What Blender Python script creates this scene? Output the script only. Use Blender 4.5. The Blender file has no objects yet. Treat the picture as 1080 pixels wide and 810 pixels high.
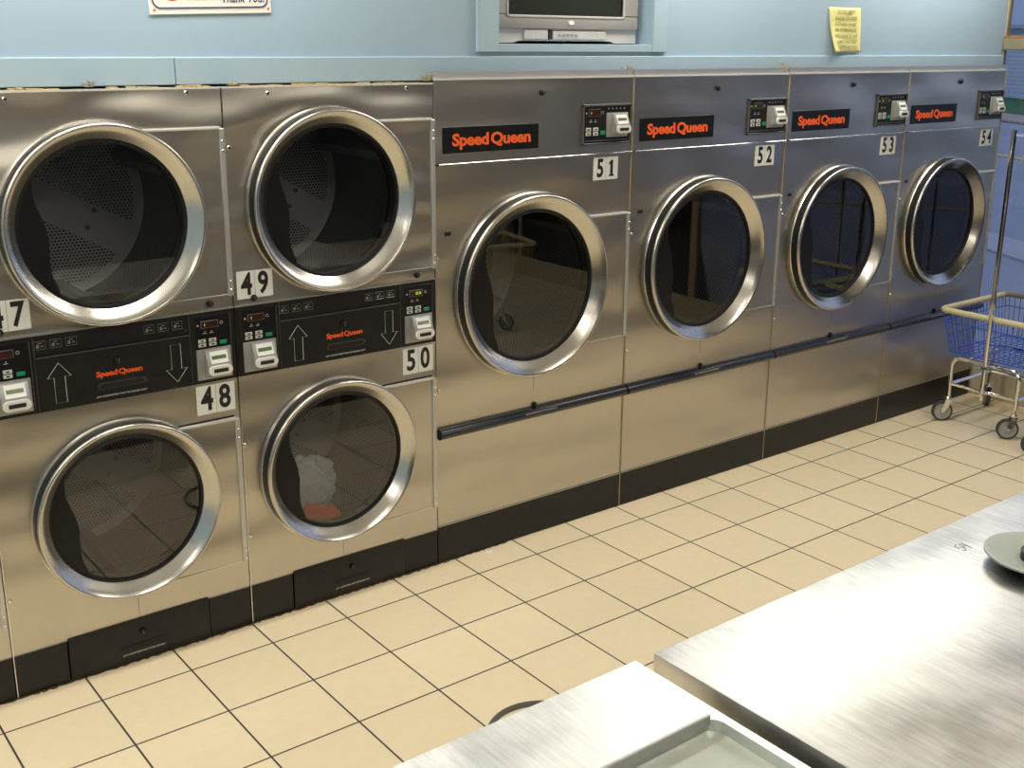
import bpy, bmesh, math, random
from mathutils import Vector, Matrix, noise
random.seed(7)
PI = math.pi
S = bpy.context.scene
C = S.collection

# ------------------------------------------------------------------ materials
def srgb(r, g, b):
    f = lambda c: (c/255/12.92) if c/255 <= .04045 else ((c/255+.055)/1.055)**2.4
    return (f(r), f(g), f(b), 1)

def nt(name):
    m = bpy.data.materials.new(name); m.use_nodes = True
    t = m.node_tree
    return m, t, t.nodes['Principled BSDF'], t.nodes, t.links

def plain(name, col, rough=.5, metal=0., spec=.5, noise_amt=.0, noise_scale=20, bump=0.):
    m, t, b, N, L = nt(name)
    b.inputs['Base Color'].default_value = col
    b.inputs['Roughness'].default_value = rough
    b.inputs['Metallic'].default_value = metal
    b.inputs['Specular IOR Level'].default_value = spec
    if noise_amt or bump:
        n = N.new('ShaderNodeTexNoise'); n.inputs['Scale'].default_value = noise_scale; n.inputs['Detail'].default_value = 4
        g = N.new('ShaderNodeNewGeometry'); L.new(g.outputs['Position'], n.inputs['Vector'])
        if noise_amt:
            mx = N.new('ShaderNodeMix'); mx.data_type = 'RGBA'
            mx.inputs['A'].default_value = tuple(c*(1-noise_amt) for c in col[:3])+(1,)
            mx.inputs['B'].default_value = tuple(min(1, c*(1+noise_amt)) for c in col[:3])+(1,)
            L.new(n.outputs['Fac'], mx.inputs['Factor']); L.new(mx.outputs['Result'], b.inputs['Base Color'])
        if bump:
            bp = N.new('ShaderNodeBump'); bp.inputs['Strength'].default_value = bump; bp.inputs['Distance'].default_value = .002
            L.new(n.outputs['Fac'], bp.inputs['Height']); L.new(bp.outputs['Normal'], b.inputs['Normal'])
    return m

def steel(name, col, rough, wave=.0, wave_scale=(1.2, 1, 3.2), brush=(60, 60, 2), brush_amt=.05, smudge=.15, micro=.12):
    """brushed sheet metal: slow oil-canning waves, fine brushing, smudges in the gloss"""
    m, t, b, N, L = nt(name)
    b.inputs['Metallic'].default_value = 1
    g = N.new('ShaderNodeNewGeometry')
    def tex(scale, detail=3):
        mp = N.new('ShaderNodeMapping'); mp.inputs['Scale'].default_value = scale
        L.new(g.outputs['Position'], mp.inputs['Vector'])
        n = N.new('ShaderNodeTexNoise'); n.inputs['Scale'].default_value = 1; n.inputs['Detail'].default_value = detail
        L.new(mp.outputs['Vector'], n.inputs['Vector']); return n
    sm = tex((3, 3, 3), 1)
    r = N.new('ShaderNodeMapRange'); r.inputs['From Min'].default_value = .3; r.inputs['From Max'].default_value = .7
    r.inputs['To Min'].default_value = rough-smudge*.4; r.inputs['To Max'].default_value = rough+smudge*.6
    L.new(sm.outputs['Fac'], r.inputs['Value']); L.new(r.outputs['Result'], b.inputs['Roughness'])
    br = tex(brush, 2)
    mx = N.new('ShaderNodeMix'); mx.data_type = 'RGBA'
    mx.inputs['A'].default_value = tuple(c*(1-brush_amt*2) for c in col[:3])+(1,)
    mx.inputs['B'].default_value = tuple(min(1, c*(1+brush_amt*2)) for c in col[:3])+(1,)
    L.new(br.outputs['Fac'], mx.inputs['Factor']); L.new(mx.outputs['Result'], b.inputs['Base Color'])
    nb = N.new('ShaderNodeBump'); nb.inputs['Strength'].default_value = micro; nb.inputs['Distance'].default_value = .0006
    L.new(br.outputs['Fac'], nb.inputs['Height'])
    last = nb
    if wave:
        w = tex(wave_scale, 1)
        wb = N.new('ShaderNodeBump'); wb.inputs['Strength'].default_value = 1; wb.inputs['Distance'].default_value = wave
        L.new(w.outputs['Fac'], wb.inputs['Height']); L.new(nb.outputs['Normal'], wb.inputs['Normal']); last = wb
    L.new(last.outputs['Normal'], b.inputs['Normal'])
    return m

def emit(name, col, strength):
    m, t, b, N, L = nt(name)
    b.inputs['Base Color'].default_value = (0, 0, 0, 1)
    b.inputs['Emission Color'].default_value = col
    b.inputs['Emission Strength'].default_value = strength
    return m

def glassy(name, tint, ior=1.5, refl=1.0, cap=1.0):
    m, t, b, N, L = nt(name)
    tr = N.new('ShaderNodeBsdfTransparent'); tr.inputs['Color'].default_value = tint
    gl = N.new('ShaderNodeBsdfGlossy'); gl.inputs['Roughness'].default_value = .015
    fr = N.new('ShaderNodeFresnel'); fr.inputs['IOR'].default_value = ior
    mu = N.new('ShaderNodeMath'); mu.operation = 'MULTIPLY'; mu.inputs[1].default_value = refl; mu.use_clamp = True
    mx = N.new('ShaderNodeMixShader'); out = N['Material Output']
    mn = N.new('ShaderNodeMath'); mn.operation = 'MINIMUM'; mn.inputs[1].default_value = cap; L.new(fr.outputs[0], mu.inputs[0]); L.new(mu.outputs[0], mn.inputs[0]); L.new(mn.outputs[0], mx.inputs[0]); L.new(tr.outputs[0], mx.inputs[1]); L.new(gl.outputs[0], mx.inputs[2])
    L.new(mx.outputs[0], out.inputs['Surface']); N.remove(b)
    return m

def mathn(N, L, op, a, b=None):
    n = N.new('ShaderNodeMath'); n.operation = op
    for i, v in enumerate((a, b)):
        if v is None: continue
        if isinstance(v, (int, float)): n.inputs[i].default_value = v
        else: L.new(v, n.inputs[i])
    return n.outputs[0]

TX, TY, XO, AY = .3047, .30516, -.0018, .1737
def tile_material():
    m, t, b, N, L = nt('floor tile')
    g = N.new('ShaderNodeNewGeometry'); s = N.new('ShaderNodeSeparateXYZ'); L.new(g.outputs['Position'], s.inputs[0])
    u = mathn(N, L, 'DIVIDE', mathn(N, L, 'SUBTRACT', s.outputs['X'], XO), TX)
    v = mathn(N, L, 'DIVIDE', mathn(N, L, 'ADD', s.outputs['Y'], AY), TY)
    def d(w):
        f = mathn(N, L, 'FRACT', w)
        return mathn(N, L, 'MINIMUM', f, mathn(N, L, 'SUBTRACT', 1, f))
    dist = mathn(N, L, 'MINIMUM', d(u), d(v))
    mr = N.new('ShaderNodeMapRange'); mr.inputs['From Min'].default_value = .0085; mr.inputs['From Max'].default_value = .0125
    L.new(dist, mr.inputs['Value'])
    cv = N.new('ShaderNodeCombineXYZ'); L.new(mathn(N, L, 'FLOOR', u), cv.inputs[0]); L.new(mathn(N, L, 'FLOOR', v), cv.inputs[1])
    wn = N.new('ShaderNodeTexWhiteNoise'); L.new(cv.outputs[0], wn.inputs['Vector'])
    tl = N.new('ShaderNodeMix'); tl.data_type = 'RGBA'
    tl.inputs['A'].default_value = (.85, .71, .48, 1); tl.inputs['B'].default_value = (.90, .755, .515, 1)
    L.new(wn.outputs['Value'], tl.inputs['Factor'])
    n = N.new('ShaderNodeTexNoise'); n.inputs['Scale'].default_value = 22; n.inputs['Detail'].default_value = 5; L.new(g.outputs['Position'], n.inputs['Vector'])
    sp = N.new('ShaderNodeMix'); sp.data_type = 'RGBA'; sp.blend_type = 'MULTIPLY'; sp.inputs['Factor'].default_value = .10
    L.new(tl.outputs['Result'], sp.inputs['A']); L.new(n.outputs['Fac'], sp.inputs['B'])
    mx = N.new('ShaderNodeMix'); mx.data_type = 'RGBA'; mx.inputs['A'].default_value = (.05, .04, .033, 1)
    L.new(sp.outputs['Result'], mx.inputs['B']); L.new(mr.outputs['Result'], mx.inputs['Factor'])
    L.new(mx.outputs['Result'], b.inputs['Base Color'])
    rr = N.new('ShaderNodeMapRange'); rr.inputs['To Min'].default_value = .8; rr.inputs['To Max'].default_value = .38
    L.new(mr.outputs['Result'], rr.inputs['Value']); L.new(rr.outputs['Result'], b.inputs['Roughness'])
    bp = N.new('ShaderNodeBump'); bp.inputs['Strength'].default_value = .5; bp.inputs['Distance'].default_value = .002
    L.new(mr.outputs['Result'], bp.inputs['Height']); L.new(bp.outputs['Normal'], b.inputs['Normal'])
    return m

def drum_material(name, radial):
    """galvanised drum sheet with a hexagonal pattern of punched holes (object space; on the back disc only in sectors)"""
    m, t, b, N, L = nt(name)
    tc = N.new('ShaderNodeTexCoord'); s = N.new('ShaderNodeSeparateXYZ'); L.new(tc.outputs['Object'], s.inputs[0])
    P = .0135
    if radial:
        a, c = s.outputs['X'], s.outputs['Z']
    else:
        at = mathn(N, L, 'ARCTAN2', s.outputs['Z'], s.outputs['X'])
        a, c = mathn(N, L, 'MULTIPLY', at, .35), s.outputs['Y']
    def dots(ox, oy):
        u = mathn(N, L, 'SUBTRACT', mathn(N, L, 'FRACT', mathn(N, L, 'ADD', mathn(N, L, 'DIVIDE', a, P), ox)), .5)
        v = mathn(N, L, 'MULTIPLY', mathn(N, L, 'SUBTRACT', mathn(N, L, 'FRACT', mathn(N, L, 'ADD', mathn(N, L, 'DIVIDE', c, P*1.732), oy)), .5), 1.732)
        q = mathn(N, L, 'ADD', mathn(N, L, 'MULTIPLY', u, u), mathn(N, L, 'MULTIPLY', v, v))
        return mathn(N, L, 'LESS_THAN', q, .085)
    h = mathn(N, L, 'MAXIMUM', dots(0, 0), dots(.5, .5))
    if radial:
        # solid spoke bands where the back plate is riveted
        rad = mathn(N, L, 'SQRT', mathn(N, L, 'ADD', mathn(N, L, 'MULTIPLY', a, a), mathn(N, L, 'MULTIPLY', c, c)))
        for ang in (math.radians(-30),):
            dd = mathn(N, L, 'ABSOLUTE', mathn(N, L, 'SUBTRACT', mathn(N, L, 'MULTIPLY', a, math.sin(ang)), mathn(N, L, 'MULTIPLY', c, math.cos(ang))))
            h = mathn(N, L, 'MULTIPLY', h, mathn(N, L, 'GREATER_THAN', dd, .062))
        h = mathn(N, L, 'MULTIPLY', h, mathn(N, L, 'LESS_THAN', rad, .31))
    mx = N.new('ShaderNodeMix'); mx.data_type = 'RGBA'
    mx.inputs['A'].default_value = (.22, .225, .225, 1) if not radial else (.62, .63, .65, 1); mx.inputs['B'].default_value = (.02, .02, .02, 1)  # dim wall and bright back plate: the brightness difference is put into the colours
    L.new(h, mx.inputs['Factor']); L.new(mx.outputs['Result'], b.inputs['Base Color'])
    b.inputs['Metallic'].default_value = .55; b.inputs['Roughness'].default_value = .5
    return m

def table_material():
    m, t, b, N, L = nt('worn stainless table top')
    b.inputs['Metallic'].default_value = 1
    g = N.new('ShaderNodeNewGeometry')
    def tex(scale, rot=0, detail=4):
        mp = N.new('ShaderNodeMapping'); mp.inputs['Scale'].default_value = scale; mp.inputs['Rotation'].default_value = (0, 0, rot)
        L.new(g.outputs['Position'], mp.inputs['Vector'])
        n = N.new('ShaderNodeTexNoise'); n.inputs['Scale'].default_value = 1; n.inputs['Detail'].default_value = detail
        L.new(mp.outputs['Vector'], n.inputs['Vector']); return n
    br = tex((110, 9, 5), .65, 3); sc = tex((60, 14, 5), -1.1, 4); bl = tex((5.5, 7, 5), 0, 6)
    k = mathn(N, L, 'ADD', mathn(N, L, 'MULTIPLY', br.outputs['Fac'], .3), mathn(N, L, 'ADD', mathn(N, L, 'MULTIPLY', sc.outputs['Fac'], .2), mathn(N, L, 'MULTIPLY', bl.outputs['Fac'], .5)))
    cr = N.new('ShaderNodeMapRange'); cr.inputs['From Min'].default_value = .36; cr.inputs['From Max'].default_value = .6
    L.new(k, cr.inputs['Value'])
    mx = N.new('ShaderNodeMix'); mx.data_type = 'RGBA'; mx.inputs['A'].default_value = (.56, .555, .54, 1); mx.inputs['B'].default_value = (.82, .81, .79, 1)
    L.new(cr.outputs['Result'], mx.inputs['Factor']); L.new(mx.outputs['Result'], b.inputs['Base Color'])
    rr = N.new('ShaderNodeMapRange'); rr.inputs['From Min'].default_value = .3; rr.inputs['From Max'].default_value = .7
    rr.inputs['To Min'].default_value = .33; rr.inputs['To Max'].default_value = .47
    L.new(bl.outputs['Fac'], rr.inputs['Value']); L.new(rr.outputs['Result'], b.inputs['Roughness'])
    bp = N.new('ShaderNodeBump'); bp.inputs['Strength'].default_value = .25; bp.inputs['Distance'].default_value = .0008
    L.new(k, bp.inputs['Height'])
    b2 = N.new('ShaderNodeBump'); b2.inputs['Strength'].default_value = 1; b2.inputs['Distance'].default_value = .012
    lw = tex((1.6, 2.2, 1), .3, 1); L.new(lw.outputs['Fac'], b2.inputs['Height']); L.new(bp.outputs['Normal'], b2.inputs['Normal'])
    L.new(b2.outputs['Normal'], b.inputs['Normal'])
    return m

def clapboard(name, col, pitch, axis='Z'):
    m, t, b, N, L = nt(name)
    g = N.new('ShaderNodeNewGeometry'); s = N.new('ShaderNodeSeparateXYZ'); L.new(g.outputs['Position'], s.inputs[0])
    f = mathn(N, L, 'FRACT', mathn(N, L, 'DIVIDE', s.outputs[axis], pitch))
    k = mathn(N, L, 'LESS_THAN', f, .12)
    mx = N.new('ShaderNodeMix'); mx.data_type = 'RGBA'; mx.inputs['A'].default_value = col
    mx.inputs['B'].default_value = tuple(c*.55 for c in col[:3])+(1,)
    L.new(k, mx.inputs['Factor']); L.new(mx.outputs['Result'], b.inputs['Base Color']); b.inputs['Roughness'].default_value = .6
    return m

M = dict(
    front=steel('brushed stainless front', (.56, .525, .47, 1), .305, wave=.034, wave_scale=(1.3, 1, 3.4), brush=(2, 2, 90), brush_amt=.012, smudge=.02, micro=0),
    front2=steel('brushed stainless front, wavy', (.56, .525, .47, 1), .300, wave=.055, wave_scale=(1.5, 1, 4.6), brush=(2, 2, 90), brush_amt=.012, smudge=.02, micro=0),
    side=plain('galvanised side', (.3, .3, .3, 1), .5, .8),
    ring=steel('polished door ring', (.60, .575, .53, 1), .235, brush=(2, 60, 60), smudge=.01, brush_amt=.004, micro=.0),
    bright=plain('bright metal edge', (.78, .77, .74, 1), .25, 1),
    satin=plain('satin aluminium channel', (.62, .61, .60, 1), .42, .85),
    chrome=plain('chrome', (.8, .79, .77, 1), .12, 1),
    black=plain('black enamel', (.014, .014, .014, 1), .42, spec=.3, noise_amt=.35, noise_scale=14, bump=.15),
    kick=plain('black kick plate enamel', (.010, .010, .010, 1), .3, spec=.35, noise_amt=.5, noise_scale=30, bump=.2),
    blackp=plain('black plastic', (.010, .010, .011, 1), .35, spec=.25),
    rubber=plain('black rubber gasket', (.010, .010, .011, 1), .5, spec=.3),
    rail=plain('black vinyl bumper', (.022, .025, .034, 1), .22, noise_amt=.3, noise_scale=60),
    glass=glassy('dark door glass', (.74, .74, .72, 1), 1.5, 2.6, .105),
    window=glassy('window glass', (.93, .95, .97, 1), 1.45, 1),
    drum=drum_material('perforated drum wall', False), drumback=drum_material('perforated drum back', True),
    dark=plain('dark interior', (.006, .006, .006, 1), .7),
    grey=plain('grey drum sheet', (.2, .2, .2, 1), .5, .5),
    wall=plain('pale blue wall paint', (.35, .475, .585, 1), .6, noise_amt=.04, noise_scale=3, bump=.05),
    trim=plain('pale blue trim paint', (.37, .50, .60, 1), .5, noise_amt=.05, noise_scale=9),
    ceiling=plain('white ceiling', (.72, .71, .68, 1), .9),
    darkwall=plain('far wall with dimness in colour', (.035, .04, .05, 1), .8),  # room dimness put into the colour, so the steel reflects dark
    floor=tile_material(), table=table_material(),
    tabledark=plain('dark cabinet enamel', (.012, .012, .014, 1), .4),
    tray=plain('grey green tray enamel', (.58, .61, .55, 1), .35, .5, noise_amt=.25, noise_scale=12),
    traylip=plain('grey tray lip', (.36, .36, .34, 1), .35, .5, noise_amt=.2, noise_scale=30),
    white=plain('white plate', (.86, .86, .82, 1), .4),
    whitep=plain('off white plastic', (.82, .81, .77, 1), .35),
    greyp=plain('grey reader housing', (.38, .38, .36, 1), .3, .3),
    ink=plain('black ink', (.012, .012, .014, 1), .5),
    orange=plain('orange red lettering', (.98, .125, .014, 1), .5),
    printw=plain('white print', (.62, .62, .58, 1), .5),
    green=plain('green button', (.01, .30, .16, 1), .3),
    lcd=plain('green lcd', (.10, .15, .05, 1), .2),
    led=emit('green display digit', (.5, 1, .03, 1), .32),
    leddark=plain('dark red display', (.05, .018, .014, 1), .2),
    button=plain('pale membrane button', (.6, .6, .55, 1), .4),
    paper=plain('yellow paper', (.78, .74, .31, 1), .7, noise_amt=.04),
    papertext=plain('faded grey print', (.36, .35, .18, 1), .7),
    signw=plain('white enamel sign', (.82, .81, .74, 1), .3),
    navy=plain('navy print', (.02, .02, .16, 1), .4), red=plain('red print', (.6, .03, .04, 1), .4),
    tv=plain('silver grey plastic', (.33, .31, .30, 1), .4), tvlight=plain('pale silver plastic', (.52, .50, .48, 1), .4),
    screen=plain('dark tube glass', (.03, .035, .03, 1), .12),
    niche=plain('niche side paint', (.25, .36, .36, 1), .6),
    tan=plain('tan painted mullion', (.42, .33, .19, 1), .5, noise_amt=.2), olive=plain('olive beam paint', (.21, .20, .125, 1), .5, noise_amt=.12),
    rust=plain('orange brown ledge', (.30, .13, .05, 1), .6, noise_amt=.2),
    curb=plain('beige low wall', (.52, .44, .31, 1), .7, noise_amt=.1),
    asphalt=plain('asphalt', (.31, .325, .38, 1), .75, noise_amt=.15, noise_scale=.7), yline=plain('yellow road paint', (.6, .45, .22, 1), .7),
    concrete=plain('concrete', (.42, .42, .45, 1), .8, noise_amt=.12, noise_scale=.8), beige=plain('tan concrete', (.42, .34, .27, 1), .8, noise_amt=.12, noise_scale=.8),
    grass=plain('verge grass', (.04, .15, .05, 1), .9, noise_amt=.5, noise_scale=1.5),
    house=clapboard('white clapboard', (.62, .68, .80, 1), .16), roof=plain('pale roof', (.35, .42, .52, 1), .7), leaf=plain('dull foliage', (.06, .085, .05, 1), .9, noise_amt=.5, noise_scale=1.2),
    bark=plain('bark', (.08, .06, .05, 1), .9),
    wire=plain('blue coated wire', (.02, .085, .55, 1), .3), wirey=plain('yellow coated wire', (.5, .40, .08, 1), .35),
    bumper=plain('cream vinyl bumper', (.62, .55, .33, 1), .4, noise_amt=.1, noise_scale=40),
    wheelg=plain('grey wheel hub', (.33, .34, .31, 1), .4), tyre=plain('grey rubber tyre', (.05, .05, .052, 1), .6),
    debris=plain('yellow insulation', (.42, .31, .13, 1), .95, noise_amt=.5, noise_scale=60), lint=plain('grey lint', (.34, .31, .29, 1), .95, noise_amt=.3, noise_scale=70),
    grime=plain('brown grime', (.10, .055, .018, 1), .8, noise_amt=.8, noise_scale=50),
    redcloth=plain('coral red cloth', (.62, .10, .07, 1), .9, noise_amt=.2, noise_scale=30), denim=plain('pale blue grey cloth', (.60, .65, .72, 1), .9, noise_amt=.25, noise_scale=60),
    lightbox=emit('fluorescent diffuser', (1, .95, .84, 1), 7.5),
    edge=plain('dark grey edging', (.11, .11, .105, 1), .4, .3), edgelight=plain('pale lip with bright line in colour', (.72, .70, .66, 1), .4, .25), pull=plain('charcoal pull recess', (.035, .035, .037, 1), .4),  # pale lip: its bright line is put into the colour, hardly metallic
    maroon=plain('dark maroon ink', (.12, .02, .04, 1), .5),
    bin=plain('grey pan rim', (.16, .16, .16, 1), .4), binlid=plain('tan pan bottom', (.66, .54, .35, 1), .5),
    dish=plain('pale grey plastic dish', (.40, .43, .38, 1), .4), scuff=plain('light scuff', (.5, .48, .44, 1), .9),
)

# ------------------------------------------------------------------ mesh building
class MB:
    def __init__(s): s.bm = bmesh.new()
    def box(s, x0, x1, y0, y1, z0, z1, bev=0, seg=2):
        r = bmesh.ops.create_cube(s.bm, size=1)
        vs = r['verts']
        for v in vs: v.co = Vector(((x0+x1)/2+v.co.x*(x1-x0), (y0+y1)/2+v.co.y*(y1-y0), (z0+z1)/2+v.co.z*(z1-z0)))
        if bev:
            es = list({e for v in vs for e in v.link_edges})
            bmesh.ops.bevel(s.bm, geom=es, offset=bev, segments=seg, profile=.6, affect='EDGES')
        return s
    def lathe(s, prof, cx=0, cz=0, seg=72, axis='Y', closed=False, y0=0):
        """profile of (radius, along) revolved round an axis; axis Y: centre (cx,cz); axis Z: centre (cx, y=cz)"""
        rings = []
        for r, a in prof:
            ring = []
            if r < 1e-6:
                p = (cx, a, cz) if axis == 'Y' else ((cx, cz, a) if axis == 'Z' else (a, cx, cz))
                v = s.bm.verts.new(p); ring = [v]*seg
            else:
                for k in range(seg):
                    t = 2*PI*k/seg; c_, s_ = r*math.cos(t), r*math.sin(t)
                    p = (cx+c_, a, cz+s_) if axis == 'Y' else ((cx+c_, cz+s_, a) if axis == 'Z' else (a, cx+c_, cz+s_))
                    ring.append(s.bm.verts.new(p))
            rings.append(ring)
        prs = list(zip(rings, rings[1:]))
        if closed: prs.append((rings[-1], rings[0]))
        for A, B in prs:
            for k in range(seg):
                q = [A[k], A[(k+1) % seg], B[(k+1) % seg], B[k]]
                u = []
                for v in q:
                    if v not in u: u.append(v)
                if len(u) > 2:
                    try: s.bm.faces.new(u)
                    except ValueError: pass
        return s
    def tube(s, pts, r, seg=10, closed=False):
        pts = [Vector(p) for p in pts]; n = len(pts)
        if closed and (pts[0]-pts[-1]).length < 1e-6: pts = pts[:-1]; n -= 1
        rings = []; up = None
        for i, p in enumerate(pts):
            if closed: d = (pts[(i+1) % n]-pts[i-1]).normalized()
            else: d = ((pts[min(i+1, n-1)]-p).normalized()+(p-pts[max(i-1, 0)]).normalized()).normalized()
            if up is None: up = Vector((0, 0, 1)) if abs(d.z) < .9 else Vector((1, 0, 0))
            a = d.cross(up).normalized(); b = a.cross(d).normalized(); up = b
            rings.append([s.bm.verts.new(p+a*r*math.cos(2*PI*k/seg)+b*r*math.sin(2*PI*k/seg)) for k in range(seg)])
        m = n if closed else n-1
        for i in range(m):
            A, B = rings[i], rings[(i+1) % n]
            off = 0
            if closed and i == n-1:
                off = min(range(seg), key=lambda o: (A[0].co-B[o].co).length)
            for k in range(seg):
                s.bm.faces.new([A[k], A[(k+1) % seg], B[(k+1+off) % seg], B[(k+off) % seg]])
        if not closed:
            s.bm.faces.new(rings[0][::-1]); s.bm.faces.new(rings[-1])
        return s
    def prism(s, poly, d0, d1, plane='XZ'):
        """polygon extruded; XZ polygon along y, YZ polygon along x, XY polygon along z"""
        f = {'XZ': lambda a, b, d: (a, d, b), 'YZ': lambda a, b, d: (d, a, b), 'XY': lambda a, b, d: (a, b, d)}[plane]
        A = [s.bm.verts.new(f(a, b, d0)) for a, b in poly]; B = [s.bm.verts.new(f(a, b, d1)) for a, b in poly]
        s.bm.faces.new(A); s.bm.faces.new(B[::-1])
        for i in range(len(A)): s.bm.faces.new([A[i], B[i], B[(i+1) % len(A)], A[(i+1) % len(A)]])
        return s
    def holed(s, x0, x1, z0, z1, cx, cz, r, y0, y1, seg=72):
        """a rectangular plate with a round hole"""
        an = sorted(set([2*PI*k/seg for k in range(seg)]+[math.atan2(z-cz, x-cx) % (2*PI) for x in (x0, x1) for z in (z0, z1)]))
        outer, inner = [], []
        for t in an:
            c_, s_ = math.cos(t), math.sin(t)
            k = min([((x1-cx)/c_ if c_ > 1e-9 else (x0-cx)/c_ if c_ < -1e-9 else 1e9), ((z1-cz)/s_ if s_ > 1e-9 else (z0-cz)/s_ if s_ < -1e-9 else 1e9)])
            outer.append((cx+k*c_, cz+k*s_)); inner.append((cx+r*c_, cz+r*s_))
        V = [[s.bm.verts.new((a, y, b)) for a, b in ring] for ring, y in ((outer, y0), (inner, y0), (inner, y1), (outer, y1))]
        n = len(an)
        for i in range(4):
            A, B = V[i], V[(i+1) % 4]
            for k in range(n): s.bm.faces.new([A[k], A[(k+1) % n], B[(k+1) % n], B[k]])
        return s
    def mesh(s, name, mat, smooth=35):
        bmesh.ops.recalc_face_normals(s.bm, faces=s.bm.faces)
        me = bpy.data.meshes.new(name); s.bm.to_mesh(me); s.bm.free()
        me.materials.append(mat)
        if smooth:
            me.polygons.foreach_set('use_smooth', [True]*len(me.polygons)); me.set_sharp_from_angle(angle=math.radians(smooth))
        return me
    def build(s, name, mat, parent=None, smooth=35, at=None):
        o = bpy.data.objects.new(name, s.mesh(name, mat, smooth)); C.objects.link(o)
        if parent: o.parent = parent
        if at: o.location = at
        return o

def text_mesh(body, size, sx=1, offset=0, shear=0, align='CENTER', bold_y=.0004, spacing=1, line=1.0, word=1.0):
    cu = bpy.data.curves.new('text', 'FONT'); cu.body = body; cu.size = size; cu.offset = offset; cu.shear = shear
    cu.align_x = align; cu.align_y = 'CENTER'; cu.extrude = bold_y; cu.space_character = spacing; cu.space_line = line; cu.space_word = word; cu.resolution_u = 3
    o = bpy.data.objects.new('text', cu); me = bpy.data.meshes.new_from_object(o)
    bpy.data.objects.remove(o); bpy.data.curves.remove(cu)
    me.transform(Matrix.Scale(sx, 4, Vector((1, 0, 0)))); me.transform(Matrix.Rotation(PI/2, 4, 'X'))
    return me
def put_text(name, body, size, mat, parent, loc, **k):
    me = text_mesh(body, size, **k); me.materials.clear(); me.materials.append(mat); me.name = name
    o = bpy.data.objects.new(name, me); C.objects.link(o); o.parent = parent; o.location = loc
    return o

def tag(o, label=None, cat=None, group=None, kind=None):
    if label: o['label'] = label
    if cat: o['category'] = cat
    if group: o['group'] = group
    if kind: o['kind'] = kind
    return o
def thing(name, label, cat, loc=(0, 0, 0), group=None, rz=0):
    o = bpy.data.objects.new(name, None); C.objects.link(o); o.location = loc; o.rotation_euler = (0, 0, rz); o.empty_display_size = .1
    return tag(o, label, cat, group)
def struct(name, mb, mat, smooth=35): return tag(mb.build(name, mat, None, smooth), kind='structure')
def copy_tree(o, parent=None):
    c = o.copy(); C.objects.link(c)
    if parent: c.parent = parent
    for ch in o.children: copy_tree(ch, c)
    return c

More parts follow.
